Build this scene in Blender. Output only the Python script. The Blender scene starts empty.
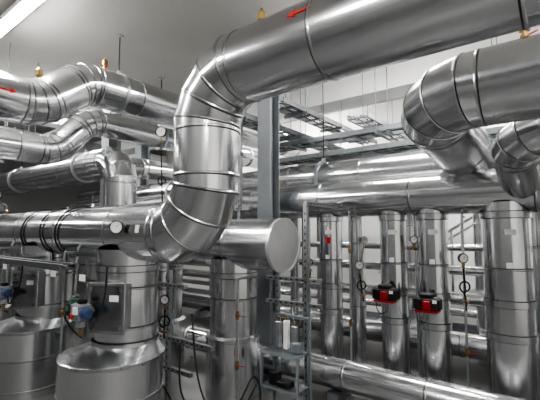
import bpy, math, random
from mathutils import Vector, Matrix
random.seed(11)
V=Vector
# ---------------------------------------------------------------- materials
def principled(name, col, rough=.5, metal=0.0, emit=None, es=0, nscale=None, namt=.1, bump=0, bscale=20, rvar=0, bdet=2):
    m=bpy.data.materials.new(name); m.use_nodes=True
    nt=m.node_tree; b=nt.nodes['Principled BSDF']
    b.inputs['Base Color'].default_value=(*col,1)
    b.inputs['Roughness'].default_value=rough
    b.inputs['Metallic'].default_value=metal
    if emit:
        b.inputs['Emission Color'].default_value=(*emit,1); b.inputs['Emission Strength'].default_value=es
    tc=nt.nodes.new('ShaderNodeTexCoord')
    if nscale:
        n=nt.nodes.new('ShaderNodeTexNoise'); n.inputs['Scale'].default_value=nscale; n.inputs['Detail'].default_value=5
        nt.links.new(tc.outputs['Object'],n.inputs['Vector'])
        r=nt.nodes.new('ShaderNodeMapRange'); r.inputs['From Min'].default_value=.3; r.inputs['From Max'].default_value=.7
        r.inputs['To Min'].default_value=1-namt; r.inputs['To Max'].default_value=1+namt
        nt.links.new(n.outputs['Fac'],r.inputs['Value'])
        mx=nt.nodes.new('ShaderNodeVectorMath'); mx.operation='SCALE'; mx.inputs[0].default_value=col
        nt.links.new(r.outputs['Result'],mx.inputs['Scale']); nt.links.new(mx.outputs['Vector'],b.inputs['Base Color'])
        if rvar:
            r2=nt.nodes.new('ShaderNodeMapRange'); r2.inputs['From Min'].default_value=.3; r2.inputs['From Max'].default_value=.7
            r2.inputs['To Min'].default_value=rough-rvar; r2.inputs['To Max'].default_value=rough+rvar
            nt.links.new(n.outputs['Fac'],r2.inputs['Value']); nt.links.new(r2.outputs['Result'],b.inputs['Roughness'])
    if bump:
        n2=nt.nodes.new('ShaderNodeTexNoise'); n2.inputs['Scale'].default_value=bscale; n2.inputs['Detail'].default_value=bdet
        nt.links.new(tc.outputs['Object'],n2.inputs['Vector'])
        bp=nt.nodes.new('ShaderNodeBump'); bp.inputs['Strength'].default_value=bump; bp.inputs['Distance'].default_value=.02
        nt.links.new(n2.outputs['Fac'],bp.inputs['Height']); nt.links.new(bp.outputs['Normal'],b.inputs['Normal'])
    return m
M={}
M['al0']=principled('jacket_sheet_a',(.755,.765,.775),.19,1,nscale=3,namt=.03,bump=.14,bscale=1.8,rvar=.03,bdet=0)
M['al1']=principled('jacket_sheet_b',(.70,.71,.72),.23,1,nscale=3,namt=.03,bump=.16,bscale=1.5,rvar=.03,bdet=0)
M['al2']=principled('jacket_sheet_c',(.81,.82,.83),.165,1,nscale=3,namt=.03,bump=.14,bscale=2.2,rvar=.03,bdet=0)
M['bead']=principled('jacket_bead',(.66,.67,.68),.25,1,nscale=8,namt=.06)
M['seam']=principled('jacket_seam_dark',(.08,.08,.08),.5,.6,nscale=8,namt=.08)  # dark tone for strips beside the lighter joint beads and for screw heads
M['cap']=principled('cap_sheet',(.92,.92,.92),.36,1,nscale=6,namt=.04)
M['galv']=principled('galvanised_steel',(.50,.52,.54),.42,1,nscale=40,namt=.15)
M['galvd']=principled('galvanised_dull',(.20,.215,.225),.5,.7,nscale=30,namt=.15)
M['colpaint']=principled('grey_column_paint',(.20,.215,.23),.5,0,nscale=6,namt=.06)
M['dark']=principled('black_plastic',(.012,.012,.013),.45,0,nscale=20,namt=.1)
M['rubber']=principled('black_rubber',(.015,.015,.015),.6,0,nscale=20,namt=.1)
M['brass']=principled('brass',(.36,.25,.11),.38,1,nscale=20,namt=.1)
M['red']=principled('red_plastic',(.36,.012,.010),.4,0,nscale=20,namt=.08)
M['sred']=principled('sticker_red',(.65,.02,.015),.5,0,nscale=20,namt=.05)
M['green']=principled('green_plastic',(.05,.17,.09),.45,0,nscale=20,namt=.08)
M['blue']=principled('blue_plastic',(.04,.07,.16),.4,0,nscale=20,namt=.08)
M['white']=principled('white_plastic',(.8,.8,.8),.45,0,nscale=20,namt=.04)
M['grey']=principled('grey_plastic',(.18,.20,.22),.5,0,nscale=20,namt=.08)
M['wall']=principled('wall_plaster',(.72,.71,.69),.9,0,nscale=1.2,namt=.04,bump=.1,bscale=60)
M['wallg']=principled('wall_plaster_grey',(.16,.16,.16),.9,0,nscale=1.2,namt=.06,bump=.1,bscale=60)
M['ceil']=principled('ceiling_concrete',(.47,.46,.44),.9,0,nscale=.8,namt=.06,bump=.12,bscale=30)
M['beam']=principled('beam_plaster',(.74,.735,.72),.85,0,nscale=1.5,namt=.04)
M['floor']=principled('floor_epoxy',(.13,.13,.13),.35,0,nscale=1.5,namt=.10,rvar=.08)
M['lamp']=principled('lamp_diffuser',(.9,.9,.9),.5,0,emit=(1,.985,.96),es=135,nscale=10,namt=.01)
M['duct']=principled('duct_grey',(.30,.31,.32),.5,.6,nscale=6,namt=.08)
# ---------------------------------------------------------------- builder
def frame(d):
    d=d.normalized(); a=V((0,0,1)) if abs(d.z)<.9 else V((1,0,0))
    u=d.cross(a).normalized(); v=d.cross(u).normalized(); return u,v
class B:
    def __init__(s): s.v=[];s.f=[];s.m=[];s.s=[]
    def add(s,vs,fs,mat,sm=False):
        o=len(s.v); s.v+= [tuple(x) for x in vs]
        for f in fs: s.f.append([o+i for i in f]); s.m.append(mat); s.s.append(sm)
    def strip(s,r1,r2,mat,sm=True):
        n=len(r1); s.add(list(r1)+list(r2),[[i,(i+1)%n,n+(i+1)%n,n+i] for i in range(n)],mat,sm)
    def ring(s,c,d,r,n=32,fr=None):
        u,v=fr or frame(d); return [c+r*(math.cos(2*math.pi*i/n)*u+math.sin(2*math.pi*i/n)*v) for i in range(n)]
    def lathe(s,p,d,prof,mat,n=32,caps=True,smooth=True):
        p=V(p); d=V(d).normalized(); fr=frame(d)
        rs=[s.ring(p+d*t,d,max(r,1e-4),n,fr) for t,r in prof]
        for i,(a,b) in enumerate(zip(rs,rs[1:])): s.strip(a,b,mat[i%len(mat)] if isinstance(mat,list) else mat,smooth)
        mm=mat[0] if isinstance(mat,list) else mat
        if caps:
            if prof[0][1]>1e-3: s.add(rs[0],[list(range(n))[::-1]],mm)
            if prof[-1][1]>1e-3: s.add(rs[-1],[list(range(n))],mm)
    def cyl(s,a,b,r,mat,n=16,r2=None):
        a=V(a);b=V(b); s.lathe(a,b-a,[(0,r),((b-a).length,r if r2 is None else r2)],mat,n)
    def band(s,c,d,r,w=.05,h=.008,n=48):
        s.lathe(c,d,[(-.006,r+.001),(-.006,r+.003),(0,r+.003),(0,r+h),(w,r+h),(w,r+.003),(w+.006,r+.003),(w+.006,r+.001)],['seam','seam','bead','bead','bead','seam','seam'],n,False,True)
    def box(s,c,sz,mat,rz=0,R=None,bev=0):
        c=V(c); R=R or Matrix.Rotation(rz,3,'Z'); x,y,z=[q/2 for q in sz]
        if bev<=0:
            vs=[c+R@V((i*x,j*y,k*z)) for i in(-1,1) for j in(-1,1) for k in(-1,1)]
            s.add(vs,[[0,1,3,2],[4,6,7,5],[0,4,5,1],[2,3,7,6],[0,2,6,4],[1,5,7,3]],mat)
        else:
            b=bev; P=[(x-b,y),(x,y-b),(x,-y+b),(x-b,-y),(-x+b,-y),(-x,-y+b),(-x,y-b),(-x+b,y)]
            def rg(k,zz): return [c+R@V((px-(math.copysign(b,px) if k else 0),py-(math.copysign(b,py) if k else 0),zz)) for px,py in P]
            rs=[rg(1,-z),rg(0,-z+b),rg(0,z-b),rg(1,z)]
            for a_,b_ in zip(rs,rs[1:]): s.strip(a_,b_,mat,False)
            s.add(rs[0],[list(range(8))],mat); s.add(rs[3],[list(range(8))[::-1]],mat)
    def beam(s,a,b,w,h,mat):
        a=V(a);b=V(b);d=b-a; L=d.length; x=d.normalized()
        up=V((0,0,1)) if abs(x.z)<.9 else V((0,1,0))
        y=up.cross(x).normalized(); z=x.cross(y)
        R=Matrix((x,y,z)).transposed(); s.box((a+b)/2,(L,w,h),mat,R=R)
    def tube(s,pts,r,mat,n=8,sub=6):
        P=[V(p) for p in pts]
        if sub>1 and len(P)>2:
            Q=[]
            for i in range(len(P)-1):
                p0=P[max(i-1,0)];p1=P[i];p2=P[i+1];p3=P[min(i+2,len(P)-1)]
                for k in range(sub):
                    t=k/sub
                    Q.append(.5*((2*p1)+(p2-p0)*t+(2*p0-5*p1+4*p2-p3)*t*t+(3*p1-p0-3*p2+p3)*t**3))
            Q.append(P[-1]); P=Q
        d=(P[1]-P[0]).normalized(); u,v=frame(d); rs=[]
        for i,p in enumerate(P):
            nd=(P[min(i+1,len(P)-1)]-P[max(i-1,0)]).normalized()
            q=d.rotation_difference(nd); u=q@u; v=q@v; d=nd
            rs.append([p+r*(math.cos(2*math.pi*k/n)*u+math.sin(2*math.pi*k/n)*v) for k in range(n)])
        for a,b in zip(rs,rs[1:]): s.strip(a,b,mat,True)
        s.add(rs[0],[list(range(n))[::-1]],mat); s.add(rs[-1],[list(range(n))],mat)
    # sheet-metal jacketed pipe with gored elbows
    def pipe(s,pts,D,bend=.4,gores=4,step=1.0,n=48,seam=True,phase=.0,caps=(False,False),mats=('al0','al1','al2'),bh=.006,bw=.014):
        P=[V(p) for p in pts]; r=D/2; poly=[P[0]]
        if D<.25: bw=.008; bh=.004
        for i in range(1,len(P)-1):
            a=(P[i]-P[i-1]).normalized(); b=(P[i+1]-P[i]).normalized(); ang=a.angle(b)
            t=bend*math.tan(ang/2); s0=P[i]-a*t; ax=a.cross(b).normalized(); cen=s0+ (ax.cross(a))*bend
            g=max(2,round(gores*ang/(math.pi/2)))
            poly.append(s0)
            Rc=bend/math.cos(ang/(2*g)); 
            for k in range(g):
                th=ang*(k+.5)/g
                poly.append(cen+Matrix.Rotation(th,3,ax)@((s0-cen).normalized()*Rc))
            poly.append(cen+Matrix.Rotation(ang,3,ax)@(s0-cen))
        poly.append(P[-1])
        out=[poly[0]]
        for a,b in zip(poly,poly[1:]):
            L=(b-a).length
            if L<1e-4: continue
            if L>step*1.35:
                k=int(L/step); off=phase*step if L>step*2 else 0
                for j in range(1,k+1):
                    q=(j*step-off)/L
                    if .06/L<q and q*L<L-.12: out.append(a+(b-a)*q)
            out.append(b)
        poly=out
        dirs=[(b-a).normalized() for a,b in zip(poly,poly[1:])]
        u,v=frame(dirs[0]); frs=[(u,v)]
        for a,b in zip(dirs,dirs[1:]):
            q=a.rotation_difference(b); u=q@u; v=q@v; frs.append((u,v))
        cs=[(math.cos(2*math.pi*i/n),math.sin(2*math.pi*i/n)) for i in range(n)]
        def rg(i,seg,rr):
            d=dirs[seg]; 
            if i==0: nn=dirs[0]
            elif i==len(poly)-1: nn=dirs[-1]
            else: nn=(dirs[i-1]+dirs[i]).normalized()
            u,v=frs[seg]; o=[]
            for c,t in cs:
                w=rr*(c*u+t*v); o.append(poly[i]+w-d*(w.dot(nn)/d.dot(nn)))
            return o
        for sgi in range(len(dirs)):
            m=mats[random.randrange(len(mats))]
            r1=rg(sgi,sgi,r); r2=rg(sgi+1,sgi,r); s.strip(r1,r2,m,True)
            L=(poly[sgi+1]-poly[sgi]).length
            if seam and L>.2:
                k=random.choice([0.3,2.2,3.6,5.1]); u,v=frs[sgi]; d=dirs[sgi]
                vs=[]
                for p in (poly[sgi]+d*.01,poly[sgi+1]-d*.01):
                    for ph,rr in ((k-.012/r*.5,r-.001),(k-.012/r*.5,r+.003),(k+.012/r*.5,r+.003),(k+.012/r*.5,r-.001)):
                        vs.append(p+rr*(math.cos(ph)*u+math.sin(ph)*v))
                s.add(vs,[[0,1,5,4],[1,2,6,5],[2,3,7,6]],'bead')
        for i in range(1,len(poly)-1):
            a=rg(i,i-1,r+.0012); c=rg(i,i,r+.0012); pk=rg(i,i-1,r+bh); da=dirs[i-1]; db=dirs[i]
            s.strip([p-da*bw for p in a],[p-da*bw*.45 for p in a],'seam',True)
            s.strip([p-da*bw*.45 for p in a],[p-da*bw*.3 for p in pk],'bead',True)
            s.strip([p-da*bw*.3 for p in pk],[p+db*bw*.3 for p in pk],'bead',True)
            s.strip([p+db*bw*.3 for p in pk],[p+db*bw*.8 for p in c],'bead',True)
        for e,fl in enumerate(caps):
            if fl:
                i=0 if e==0 else len(poly)-1; d=(-dirs[0]) if e==0 else dirs[-1]
                s.lathe(poly[i]-d*.03,d,[(0,r),(0.0,r+.006),(.034,r+.006),(.034,r-.012),(.026,r-.014),(.03,.0005)],'cap',n,False,False)
    def build(s,name):
        me=bpy.data.meshes.new(name); me.from_pydata(s.v,[],s.f)
        ms=sorted(set(s.m)); ix={k:i for i,k in enumerate(ms)}
        for k in ms: me.materials.append(M[k])
        for p,m,sm in zip(me.polygons,s.m,s.s): p.material_index=ix[m]; p.use_smooth=sm
        me.update(); o=bpy.data.objects.new(name,me); bpy.context.collection.objects.link(o); return o
def arrow(b,c,axis,r,phi_dir,L=.16,W=.05,flip=1,mat='sred'):
    axis=V(axis).normalized(); e=V(phi_dir); e=(e-axis*e.dot(axis)).normalized(); t=axis.cross(e)
    def pt(l,w): a=w/r; return V(c)+axis*l*flip+(r+.003)*(math.cos(a)*e+math.sin(a)*t)
    N=5
    sh=[pt(-L/2,-W*.16+W*.32*i/N) for i in range(N+1)]; sh2=[pt(L*.12,-W*.16+W*.32*i/N) for i in range(N+1)]
    b.add(sh+sh2,[[i,i+1,N+2+i,N+1+i] for i in range(N)],mat)
    hd=[pt(L*.12,-W*.5+W*i/N) for i in range(N+1)]+[pt(L/2,0)]
    b.add(hd,[[i,i+1,N+1] for i in range(N)],mat)
def label(b,c,axis,r,phi_dir,L,W,mat='white'):
    axis=V(axis).normalized(); e=V(phi_dir); e=(e-axis*e.dot(axis)).normalized(); t=axis.cross(e); N=4
    def pt(l,w): a=w/r; return V(c)+axis*l+(r+.003)*(math.cos(a)*e+math.sin(a)*t)
    vs=[pt(-L/2,-W/2+W*i/N) for i in range(N+1)]+[pt(L/2,-W/2+W*i/N) for i in range(N+1)]
    b.add(vs,[[i,i+1,N+2+i,N+1+i] for i in range(N)],mat)
# ---------------------------------------------------------------- room
XL,XR,YN,YF,ZC=-13.0,3.6,-3.0,7.6,4.35
def slab(name,c,sz,mat):
    b=B(); b.box(c,sz,mat); return b.build(name)
cx,cy=(XL+XR)/2,(YN+YF)/2
slab('floor',(cx,cy,-.05),(XR-XL+.4,YF-YN+.4,.1),'floor')
slab('ceiling',(cx,cy,ZC+.05),(XR-XL+.4,YF-YN+.4,.1),'ceil')
slab('wall_far',(cx,YF+.1,ZC/2),(XR-XL+.4,.2,ZC),'wall')
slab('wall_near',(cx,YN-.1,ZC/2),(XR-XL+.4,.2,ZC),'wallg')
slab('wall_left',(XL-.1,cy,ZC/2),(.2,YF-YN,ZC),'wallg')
slab('wall_right',(XR+.1,cy,ZC/2),(.2,YF-YN,ZC),'wall')
slab('ceiling_beam',(cx,6.0,ZC-.22),(XR-XL,.5,.44),'beam')
slab('ceiling_beam',(-8.6,1.5,ZC-.2),(.4,YF-YN-1.6,.4),'beam')
slab('baseboard_far',(cx,YF-.01,.05),(XR-XL,.02,.1),'grey')
# lights
def lamp(x,y,alongx=True,L=1.4):
    b=B(); s=(L,.16,.06) if alongx else (.16,L,.06); s2=(L-.06,.11,.03) if alongx else (.11,L-.06,.03)
    z=ZC-.12
    b.box((x,y,z),s,'white',bev=.008); b.box((x,y,z-.04),s2,'lamp')
    for k in(-.4,.4):
        q=(x+k*L,y) if alongx else (x,y+k*L); b.cyl((*q,z+.03),(*q,ZC),.008,'galvd',6)
    b.build('fluorescent_and_fill_light')
for x,y in [(-4.98,1.60),(-1.85,4.2),(-8.0,1.7),(-7.5,3.4),(-9.6,2.5),(-1.7,-1.2),(-5.2,-1.4),(1.6,4.2),(1.3,.6),(-1.2,6.9),(-4.3,6.9),(-7.5,6.9),(1.5,6.9),(-10.8,-.5),(1.4,-1.8)]:  # first follows a known fixture; most others are added to brighten the room
    lamp(x,y)
# ---------------------------------------------------------------- main big pipes
b=B()
b.pipe([(-12.9,2.03,1.7),(-2.2,2.03,1.7),(-2.2,2.03,2.88),(3.55,2.03,2.88)],.5,bend=.42,gores=4,step=1.0,phase=.35,n=64)
arrow(b,(-1.20,2.03,2.88),(1,0,0),.25,(0,-1,.36),.17,.055,-1)
label(b,(-2.72,2.03,1.7),(1,0,0),.25,(.3,-1,.1),.05,.06)
for x in (-3.22,-4.88,-6.54,-8.2):
    b.pipe([(x,2.03,1.55),(x,2.03,.5)],.54,step=.33,n=48)
    b.band((x,2.03,1.36),(0,0,1),.27)
b.build('insulated_header_pipe')
for x in (-3.16,-4.85,-6.5,-8.15):
    b=B(); c=V((x,1.87,0))
    b.lathe(c,(0,0,1),[(0,.42),(.06,.42),(.06,.425),(.09,.425),(.09,.42),(.38,.42),(.38,.426),(.385,.426),(.40,.426),(.40,.42),(.65,.42),(.655,.428),(.68,.428),(.685,.415)],['al0','bead','bead','bead','al1','bead','seam','bead','bead','al2','seam','bead','bead'],56,False,True)
    up=V((0,0,1)); r1=b.ring(c+up*.685,up,.415,56); r2=b.ring(V((x-.05,2.02,.745)),up,.285,56); r3=b.ring(V((x-.05,2.02,.775)),up,.282,56)
    b.strip(r1,r2,'al1',True); b.strip(r2,r3,'bead',True)
    for k in range(16):
        a=2*math.pi*k/16; b.lathe((x+.427*math.cos(a),1.87+.427*math.sin(a),.667),(math.cos(a),math.sin(a),0),[(0,.007),(.004,.005),(.005,.0001)],'seam',8,False)
    b.build('insulated_tank')
# header 2 with capped end
b=B()
b.pipe([(-12.9,3.14,1.57),(-2.27,3.14,1.57)],.53,step=1.0,n=64,caps=(False,True))
for x,D in ((-2.95,.5),(-4.2,.5),(-5.6,.5),(-7,.5)):
    b.pipe([(x,3.14,1.42),(x,3.14,.62)],D,step=.42,n=48)
    b.lathe((x,3.14,0),(0,0,1),[(0,.29),(.58,.29),(.585,.298),(.61,.298),(.63,.25)],['al0','seam','bead','al1'],48)
    b.band((x,3.14,1.22),(0,0,1),.25)
b.pipe([(-12.9,3.14,2.76),(-5.24,3.14,2.76),(-5.24,3.14,1.7)],.46,bend=.36,gores=4,step=1.0,n=48)
b.build('insulated_header_pipe')
# overhead pipes running to the far wall
b=B()
b.pipe([(-4.66,-2.9,3.12),(-4.66,1.75,3.12),(-4.72,2.28,3.54),(-4.72,7.5,3.54)],.5,bend=.45,gores=6,step=.95,phase=.4,n=56)
arrow(b,(-4.66,1.38,3.12),(0,1,0),.25,(.9,-.3,.0),.17,.055,1)
b.build('insulated_overhead_pipe')
b=B(); b.pipe([(-5.5,-2.9,2.78),(-5.5,2.3,2.78),(-5.5,2.75,3.3),(-5.5,7.5,3.3)],.38,bend=.4,gores=6,step=.95,n=40)
b.build('insulated_overhead_pipe')
b=B(); b.pipe([(-12.9,4.3,3.0),(-7.0,4.3,3.0),(-7.0,7.5,3.0)],.42,bend=.4,step=1.0,n=40); b.build('insulated_overhead_pipe')
b=B(); b.pipe([(-12.9,1.3,2.4),(-8.2,1.3,2.4),(-8.2,-2.9,2.4)],.42,bend=.4,step=1.0,n=40); b.build('insulated_overhead_pipe')
# right side headers A and B with risers
b=B()
b.pipe([(-9.5,4.75,2.45),(3.55,4.75,2.45)],.45,step=1.1,phase=.3,n=56)
b.pipe([(3.55,3.0,2.70),(-.86,3.0,2.70),(-.86,4.70,2.45)],.53,bend=.40,gores=4,step=.7,n=56)
b.band((-.86,4.44,2.488),(0,-1,.147),.265)
for x,D in ((-2.26,.2),(-1.42,.2),(-.26,.28),(-3.05,.13),(-3.25,.13),(.5,.3)):
    b.pipe([(x,4.75,2.35),(x,4.75,0)],D,step=.8,n=28)
b.build('insulated_header_pipe')
b=B()
b.pipe([(-9.5,4.3,2.10),(3.55,4.3,2.10)],.44,step=1.1,phase=.6,n=56)
b.pipe([(3.55,3.62,2.48),(-.36,3.62,2.48),(-.36,4.25,2.12)],.36,bend=.28,gores=4,step=.7,n=48)
for x,D in ((-.52,.41),(-1.19,.30),(-1.61,.29),(-2.40,.27),(.35,.36)):
    b.pipe([(x,4.3,1.98),(x,4.3,.0)],D,step=.62,n=40)
    for z in (1.83,1.02,.72,.12): b.band((x,4.3,z),(0,0,1),D/2,.06,.012,40)
    label(b,(x,4.3,1.70),(0,0,1),D/2,(.3,-1,0),.05,.09)
    label(b,(x,4.3,1.40),(0,0,1),D/2,(.2,-1,0),.05,.05)
label(b,(-2.4,4.3,1.60),(0,0,1),.135,(.3,-1,0),.07,.05,'sred')
b.build('insulated_header_pipe')
# floor level pipes
b=B(); b.pipe([(-4.3,3.72,.24),(3.5,3.72,.24)],.30,step=.8,n=40,caps=(True,False))
for x in (-3.6,-2.0,-.6,.8): b.box((x,3.72,.045),(.12,.3,.09),'galv')
b.build('insulated_floor_pipe')
b=B(); b.pipe([(-7.5,5.5,.28),(3.5,5.5,.28)],.30,step=.9,n=32); 
for x in (-6,-4,-2,0,2): b.box((x,5.5,.065),(.12,.3,.13),'galv')
b.build('insulated_floor_pipe')
b=B()
for y,z,D in ((5.5,.85,.16),(5.6,1.2,.12),(5.45,1.5,.09),(5.9,.6,.1)):
    b.pipe([(-7.5,y,z),(3.4,y,z)],D,step=1.2,n=20,seam=False)
for x in (-6,-4.4,-3.4,-2.7,-1.9,-1.0,.1):
    b.pipe([(x,5.75,0),(x,5.75,2.75)],.15 if x!=-1.9 else .22,step=.9,n=20,seam=False)
b.build('insulated_branch_pipework')
# ---------------------------------------------------------------- steel column + struts
def hcol(x,y,w=.2,z1=ZC):
    b=B(); b.box((x,y-w/2,z1/2),(w,.014,z1),'colpaint'); b.box((x,y+w/2-.014,z1/2),(w,.014,z1),'colpaint'); b.box((x,y-.007,z1/2),(.012,w-.028,z1),'colpaint')
    b.box((x,y,.01),(w*1.6,w*1.6,.02),'colpaint'); b.build('steel_column')
hcol(-3.05,3.88,.2); hcol(-6.6,3.75,.24); hcol(-8.1,5.4,.24)
def strut(b,a,c,w=.041,mat='galv'):
    a=V(a);c=V(c); b.beam(a,c,w,w,mat); d=(c-a); L=d.length; d.normalize()
    face=V((0,-1,0)) if abs(d.y)<.9 else V((1,0,0))
    k=int(L/.07)
    for i in range(1,k):
        p=a+d*(i*.07)+face*(w/2+.0008)
        s=d.cross(face)
        b.add([p+d*.014+s*.006,p-d*.014+s*.006,p-d*.014-s*.006,p+d*.014-s*.006],[[0,1,2,3]],'dark')
def tray(p0,p1,w=.3,h=.07,hang=True,step=.25):
    b=B(); p0=V(p0);p1=V(p1); d=(p1-p0).normalized(); s=V((0,0,1)).cross(d)
    for k in(-1,1):
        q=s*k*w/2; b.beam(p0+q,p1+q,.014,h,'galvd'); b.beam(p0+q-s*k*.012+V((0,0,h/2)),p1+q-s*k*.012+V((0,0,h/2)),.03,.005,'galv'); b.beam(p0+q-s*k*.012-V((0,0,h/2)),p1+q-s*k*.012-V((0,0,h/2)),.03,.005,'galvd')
    L=(p1-p0).length
    for i in range(int(L/step)+1):
        c=p0+d*(i*step+.02)-V((0,0,h/2-.012)); b.beam(c-s*w/2,c+s*w/2,.035,.02,'galvd')
    if hang:
        n=max(2,int(L/1.6)+1)
        for i in range(n):
            c=p0+d*(L*(i+.5)/n); b.beam(c-s*(w/2+.06)-V((0,0,h/2+.02)),c+s*(w/2+.06)-V((0,0,h/2+.02)),.04,.04,'galvd')
            for k in(-1,1):
                q=c+s*k*(w/2+.045); b.cyl(q-V((0,0,h/2+.05)),(q.x,q.y,ZC),.006,'galvd',6)
    for j in range(4):
        o=s*(-w/2+.06+j*.05)
        b.tube([p0+d*(L*t/8)+o+V((0,0,-h/2+.03+random.random()*.008))+s*random.uniform(-.01,.01) for t in range(9)],.009,'rubber' if j%2 else 'grey',6,3)
    b.build('cable_tray')
tray((-4.3,5.35,3.15),(1.5,5.35,3.15),.35)
tray((-4.3,6.6,3.05),(1.5,6.6,3.05),.4)
tray((-4.3,5.35,2.9),(.5,5.35,2.9),.3,hang=False)
tray((-3.75,3.3,3.34),(-3.75,7.4,3.34),.35)
tray((-3.2,4.2,3.5),(-3.2,7.4,3.5),.3)
tray((-2.3,4.9,3.3),(-2.3,7.4,3.3),.3)
tray((-6.35,-2,3.6),(-6.35,7.4,3.6),.35)
tray((-9.5,2.6,3.15),(-5.9,2.6,3.15),.25)
tray((-7.3,1.60,1.40),(-3.45,1.60,1.40),.14,.05,False,.18)
b=B()
for x in(-3.72,-3.38): strut(b,(x,2.62,0),(x,2.62,1.3))
strut(b,(-3.95,2.6,.62),(-2.7,2.6,.62)); strut(b,(-3.95,2.6,1.15),(-3.1,2.6,1.15)); strut(b,(-3.95,2.6,.32),(-3.0,2.6,.32))
b.build('strut_support_frame')
b=B()
strut(b,(-2.2,3.42,0),(-2.2,3.42,2.0)); strut(b,(-2.62,3.5,0),(-2.62,3.5,1.28)); strut(b,(-2.75,3.46,.95),(-2.05,3.46,.95))
strut(b,(-2.75,3.46,1.2),(-2.05,3.46,1.2)); strut(b,(-2.2,3.42,2.0),(-2.2,4.06,2.0))
b.build('strut_support_frame')
b=B()
strut(b,(-3.38,3.7,0),(-3.38,3.7,3.3),.045); strut(b,(-3.55,3.7,2.0),(-3.2,3.7,2.0),.045); strut(b,(-3.38,3.5,2.7),(-3.38,3.95,2.7),.045)
b.build('strut_post')
# open metal stand with manifold bars
b=B(); sx,sy=-2.15,2.98
for dx in(-.2,.2):
    for dy in(-.1,.1): b.beam((sx+dx,sy+dy,0),(sx+dx,sy+dy,.92 if dy>0 else .62),.022,.022,'grey')
for z in (.30,.60): 
    for dy in(-.1,.1): b.beam((sx-.2,sy+dy,z),(sx+.2,sy+dy,z),.02,.02,'grey')
    b.box((sx,sy,z+.012),(.40,.2,.004),'galvd')
b.beam((sx-.2,sy+.1,.91),(sx+.2,sy+.1,.91),.022,.022,'grey')
for k,(m,h) in enumerate((('galv',.24),('white',.26),('galv',.22))):
    b.box((sx-.11+k*.09,sy+.05,.62+h/2),(.05,.05,h),m,bev=.006); b.cyl((sx-.11+k*.09,sy+.05,.62+h),(sx-.11+k*.09,sy+.05,.66+h),.012,'brass',8)
b.box((sx+.02,sy-.03,.34),(.14,.1,.05),'dark',bev=.008); b.box((sx-.1,sy-.02,.37),(.08,.1,.11),'dark',bev=.008); b.box((sx+.12,sy+.02,.66),(.09,.08,.09),'grey',bev=.008)
b.build('metal_stand')
# ---------------------------------------------------------------- gauges, valves
def gauge(pos,face,base=None,R=.055,loop=True,stemmat='galvd'):
    b=B(); p=V(pos); f=V(face).normalized()
    b.lathe(p-f*.025,f,[(0,R*.85),(.004,R),(.036,R),(.036,R*.88),(.030,R*.86),(.030,.0003)],['dark','dark','dark','dark','white'],28,False,False)
    b.lathe(p-f*.025,-f,[(0,R*.85),(.001,.001)],'grey',20,False)
    up=V((0,0,1)); s=up.cross(f).normalized(); c=p+f*.0062
    for k in range(9):
        a=math.radians(-130+k*32.5); e=s*math.sin(a)+up*math.cos(a); t=e.cross(f)
        b.add([c+e*R*.82+t*.001,c+e*R*.82-t*.001,c+e*R*.62-t*.001,c+e*R*.62+t*.001],[[0,1,2,3]],'dark')
    e=(s*.6+up*.6).normalized(); t=e.cross(f)*.0035; b.add([c+f*.001+e*R*.7,c+f*.001+t,c+f*.001-t],[[0,1,2]],'dark')
    if base is not None:
        q=V(base); top=p-f*.01-up*R
        if loop:
            L=top.z-q.z; k=min(.05,L*.2); m=(top+q)/2
            pts=[q,q+(m-q)*.5]+[m+s*k*math.sin(a)+up*(-k*math.cos(a))+f*.02*(a/6.28-.5) for a in [i*math.pi/4 for i in range(9)]]+[m+(top-m)*.5,top]
            b.tube(pts,.008,stemmat,8,4)
        else: b.tube([q,(q+top)/2,top],.008,stemmat,8,2)
        b.cyl(top-up*.05,top,.014,'brass',8)
        mm=q+(top-q)*.2; b.lathe(mm-s*.03,s,[(0,.01),(.01,.016),(.05,.016),(.06,.01)],'brass',10); b.beam(mm-f*0,mm+f*.06,.012,.006,'red')
    b.build('pressure_gauge')
F=(.6,-.8,0)
gauge((-2.93,1.73,1.74),F,None,.055)
gauge((-4.25,3.10,3.02),F,(-4.22,3.14,1.8),.07,True,'dark')
gauge((-6.2,1.9,2.2),F,(-6.2,2.03,1.94),.045)
gauge((-3.3,2.5,1.02),F,(-3.3,2.5,.64),.045,True,'dark')
gauge((-1.98,4.2,1.32),F,(-1.98,4.3,.9),.05,True,'dark')
gauge((-.86,4.1,1.45),F,(-.86,4.15,.95),.045,True,'dark')
gauge((-2.1,4.6,1.6),F,(-2.2,4.7,1.2),.045,False)
gauge((-1.36,4.22,1.62),F,(-1.40,4.4,1.5),.04,False)
gauge((-2.9,4.55,1.5),F,(-2.95,4.7,1.1),.045,True,'dark')
# small-bore drain / impulse lines with ball valves
def dline(x,y,z0,z1,zv,out=.12):
    b=B(); f=V(F).normalized(); s=V((.8,.6,0))
    b.tube([(x,y+out,z1),(x,y+.02,z1),(x,y,z1-.04),(x,y,(z0+z1)/2),(x,y,z0)],.013,'galv',8,4)
    for z in zv:
        c=V((x,y,z)); b.lathe(c-V((0,0,.04)),(0,0,1),[(0,.017),(.02,.017),(.025,.023),(.055,.023),(.06,.017),(.08,.017)],'brass',10)
        b.cyl(c,c+f*.04,.008,'galvd',8); b.beam(c+f*.04-s*.01,c+f*.04+s*.08,.012,.005,'red' if int(z*100)%2 else 'galvd')
    b.build('drain_line')
dline(-2.02,4.05,.3,1.9,[.7,1.5],.2); dline(-.88,4.2,.1,1.85,[.55],.1); dline(-1.4,4.4,.2,1.9,[.95],.0)
dline(-2.72,4.2,.3,1.95,[.81,1.3],.1); dline(-2.85,4.5,.3,2.2,[1.1],.2); dline(-3.55,2.72,.2,1.4,[.85,1.21],.2); dline(-2.58,2.80,.1,1.25,[.45,.91],.2)
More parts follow.
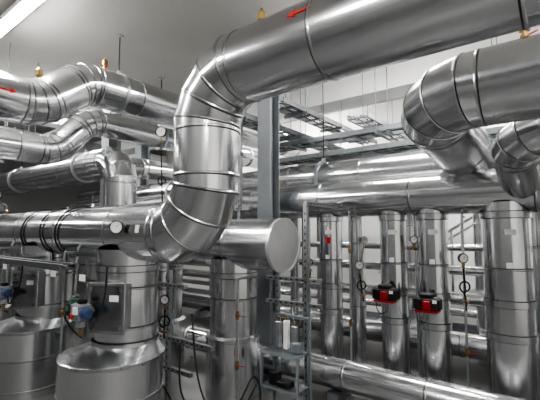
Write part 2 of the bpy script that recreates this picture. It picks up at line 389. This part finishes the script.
dline(-3.85,1.75,.3,1.5,[.95],.15); dline(-5.55,1.7,.3,1.5,[.91],.15)
def airvent(x,y,z,s=1):
    b=B(); b.lathe((x,y,z-.02),(0,0,1),[(0,.018*s),(.05*s,.018*s),(.05*s,.03*s),(.07*s,.03*s),(.07*s,.02*s),(.10*s,.02*s),(.10*s,.038*s),(.16*s,.038*s),(.17*s,.03*s),(.19*s,.012*s),(.21*s,.010*s)],'brass',16)
    b.beam((x,y,z+.035*s),(x+.08*s,y-.02,z+.05*s),.014*s,.006*s,'red'); b.cyl((x-.03*s,y,z+.03*s),(x+.03*s,y,z+.03*s),.02*s,'brass',10)
    b.build('air_vent_valve')
airvent(-1.66,2.03,3.12,.8); airvent(-.2,3.0,2.96,.9); airvent(-4.72,2.55,3.78,1.0); airvent(-4.66,1.75,3.37,1.0); airvent(-3.5,4.3,2.31,.9); airvent(-7.0,2.03,1.94,1)
def actuator(x,y,z,r):
    b=B(); 
    b.lathe((x,y-r-.02,z),(0,-1,0),[(-.02,.05),(.05,.05),(.05,.035),(.10,.035)],['galv','dark','dark'],16)
    yy=y-r-.17
    b.box((x,yy,z),(.25,.14,.13),'dark',bev=.02); b.box((x,yy-.005,z+.075),(.13,.11,.05),'dark',bev=.012)
    b.box((x+.01,yy-.065,z-.01),(.08,.03,.09),'red',bev=.01); b.box((x,yy-.01,z-.07),(.22,.13,.022),'red',bev=.008)
    b.lathe((x-.06,yy-.06,z+.02),(0,-1,0),[(0,.03),(.03,.027)],'dark',16); b.box((x+.085,yy-.072,z+.03),(.04,.003,.03),'white')
    b.tube([(x-.1,yy,z-.05),(x-.11,yy+.02,z-.12),(x-.13,yy+.1,z-.2),(x-.14,y,z-.3)],.005,'rubber')
    b.build('valve_actuator')
actuator(-1.59,4.3,1.06,.145); actuator(-1.17,4.3,1.01,.15)
def ctrl(x,y,z):
    b=B()
    b.lathe((x,y,z),(0,-1,0),[(-.06,.07),(.02,.07),(.02,.035),(.09,.035),(.09,.055),(.12,.055)],['galv','galv','brass','galvd','galvd'],20)
    b.box((x,y-.17,z),(.15,.10,.14),'grey',bev=.015); b.box((x-.12,y-.17,z+.01),(.09,.09,.11),'dark',bev=.012)
    b.lathe((x+.075,y-.17,z),(1,0,0),[(0,.045),(.05,.045),(.06,.03)],'blue',18); b.box((x+.03,y-.225,z+.02),(.06,.02,.06),'white',bev=.005)
    b.lathe((x-.03,y-.22,z-.03),(0,-1,0),[(0,.026),(.02,.02)],'red',14); b.box((x-.12,y-.217,z+.02),(.05,.003,.04),'green')
    b.box((x+.03,y-.17,z+.085),(.06,.06,.035),'dark',bev=.006); b.box((x-.12,y-.17,z+.08),(.05,.05,.03),'green',bev=.005)
    b.cyl((x-.17,y-.17,z),(x-.21,y-.17,z),.016,'dark',10)
    b.lathe((x+.0,y-.16,z-.07),(0,0,-1),[(0,.03),(.05,.03),(.06,.015),(.12,.015)],['galv','dark','brass'],14)
    b.tube([(x+.13,y-.17,z-.03),(x+.18,y-.16,z-.10),(x+.21,y-.09,z+.1),(x+.19,y-.06,z+.36)],.007,'rubber')
    b.tube([(x-.2,y-.17,z),(x-.25,y-.17,z-.08),(x-.24,y-.1,z-.2),(x-.2,y-.05,z-.26)],.007,'rubber')
    b.build('control_valve')
for x in(-3.17,-4.85,-6.52,-8.2): ctrl(x,1.75,1.06)
for x in(-3.22,-4.88,-6.54):
    rz=math.radians(28); R=Matrix.Rotation(rz,3,'Z'); c=V((x+.14,1.79,1.08)); b=B(); b.box(c,(.30,.14,.38),'al2',R=R,bev=.01); b.box(c+R@V((0,-.06,0)),(.33,.02,.41),'bead',R=R,bev=.004)
    for dx in(-.13,.13):
        for dz in(-.15,.15): b.box(c+R@V((dx,-.075,dz)),(.016,.014,.035),'galvd',R=R)
    b.box(c+R@V((.07,-.0725,.08)),(.08,.004,.05),'white',R=R); b.build('valve_jacket_box')
b=B()
for x in (-3.0,-3.5,-4.6,-5.2): b.box((x,1.50,1.35),(.09,.004,.05),'white'); b.cyl((x,1.50,1.37),(x,1.52,1.38),.004,'dark',6)
b.build('identification_tags')
def loop(x,y0,z0,r,dx=.0,a0=-60,a1=170):
    b=B(); pts=[]
    for i in range(13):
        a=math.radians(a0+(a1-a0)*i/12); pts.append((x+dx*i/12,y0-(r)*math.cos(a),z0+r*math.sin(a)))
    pts=[(x-.1,y0-r*.35,z0-r*1.35)]+pts
    b.tube(pts,.009,'rubber',8,4); b.build('cable')
loop(-4.15,2.03,1.7,.265,.12); loop(-4.45,2.03,1.7,.265,-.1); loop(-5.0,2.03,1.7,.265,.1)
b=B()
b.tube([(-3.0,2.6,.9),(-2.8,2.5,.4),(-2.6,2.5,.12),(-2.4,2.6,.2),(-2.35,2.75,.4),(-2.3,2.8,.3),(-2.2,2.7,.05),(-2.0,2.8,.02)],.008,'rubber')
b.tube([(-3.1,2.55,.62),(-2.9,2.4,.25),(-2.6,2.42,.05),(-2.4,2.6,.1),(-2.3,2.75,.35)],.008,'rubber')
b.build('cable_bundle')
b=B()
b.tube([(-3.9,2.5,1.3),(-3.85,2.45,.9),(-3.7,2.42,.6),(-3.6,2.5,.3),(-3.5,2.6,.02)],.008,'rubber')
b.tube([(-3.5,2.5,1.3),(-3.45,2.45,1.0),(-3.5,2.42,.7),(-3.4,2.5,.3),(-3.3,2.6,.02)],.007,'rubber')
b.build('cable_bundle')
def hanger(x,y,z,r,axis='x'):
    b=B(); d=(1,0,0) if axis=='x' else (0,1,0)
    b.lathe(V((x,y,z))-V(d)*.02,d,[(0,r+.001),(0,r+.012),(.04,r+.012),(.04,r+.001)],'galv',40,False,False)
    b.box((x,y,z+r+.03),(.04,.04,.05),'galv'); b.cyl((x,y,z+r+.03),(x,y,ZC),.007,'dark',8); b.box((x,y,ZC-.01),(.08,.08,.02),'galv')
    b.build('pipe_hanger')
for y in (1.2,2.75,4.6,6.4): hanger(-4.66 if y<2 else -4.72,y,3.12 if y<2 else 3.54,.255,'y')
for y in(1.5,4.0,6.2): hanger(-5.5,y,2.78 if y<2 else 3.3,.195,'y')
for x in(-6.3,-9,-11): hanger(x,3.14,2.76,.235)
for x in(.6,2.4): hanger(x,2.03,2.88,.255)
for x in(-6.0,-2.75,.9): hanger(x,4.75,2.45,.23)
b=B()
for i in range(7):
    b.box((-2.6+i*.27,6.95,.10+i*.17),(.30,.9,.04),'white'); b.box((-2.47+i*.27,6.95,.18+i*.17-.02),(.015,.9,.15),'white')
for y in(6.5,7.4): b.beam((-2.8,y,-.0+.06),(-.85,y,1.2),.03,.2,'white'); b.beam((-2.7,y,1.0),(-.85,y,2.15),.04,.04,'galv')
for i in range(0,7,2): b.beam((-2.6+i*.27,6.5,.10+i*.17),(-2.6+i*.27,6.5,1.06+i*.17),.03,.03,'galv')
b.build('staircase')
b=B(); b.box((-10.3,4.0,3.85),(.7,7.0,.4),'duct')
for k in range(6): b.box((-10.3,.9+k*1.2,3.85),(.76,.03,.46),'duct')
for k in range(4): b.cyl((-10.3,1.5+k*1.7,4.05),(-10.3,1.5+k*1.7,ZC),.01,'dark',6)
b.build('ventilation_duct')
# ---------------------------------------------------------------- camera
cam=bpy.data.cameras.new('cam'); co=bpy.data.objects.new('camera',cam); bpy.context.collection.objects.link(co)
co.location=(0,0,1.7); co.rotation_euler=(math.radians(90+4.7),0,math.radians(38)); cam.lens=26; cam.sensor_width=36; cam.clip_start=.02
bpy.context.scene.camera=co
w=bpy.data.worlds.new('world'); bpy.context.scene.world=w; w.use_nodes=True
w.node_tree.nodes['Background'].inputs[0].default_value=(.5,.5,.5,1); w.node_tree.nodes['Background'].inputs[1].default_value=.3
vs=bpy.context.scene.view_settings
vs.exposure=.15
try: vs.look='AgX - High Contrast'
except Exception as e: print(e)
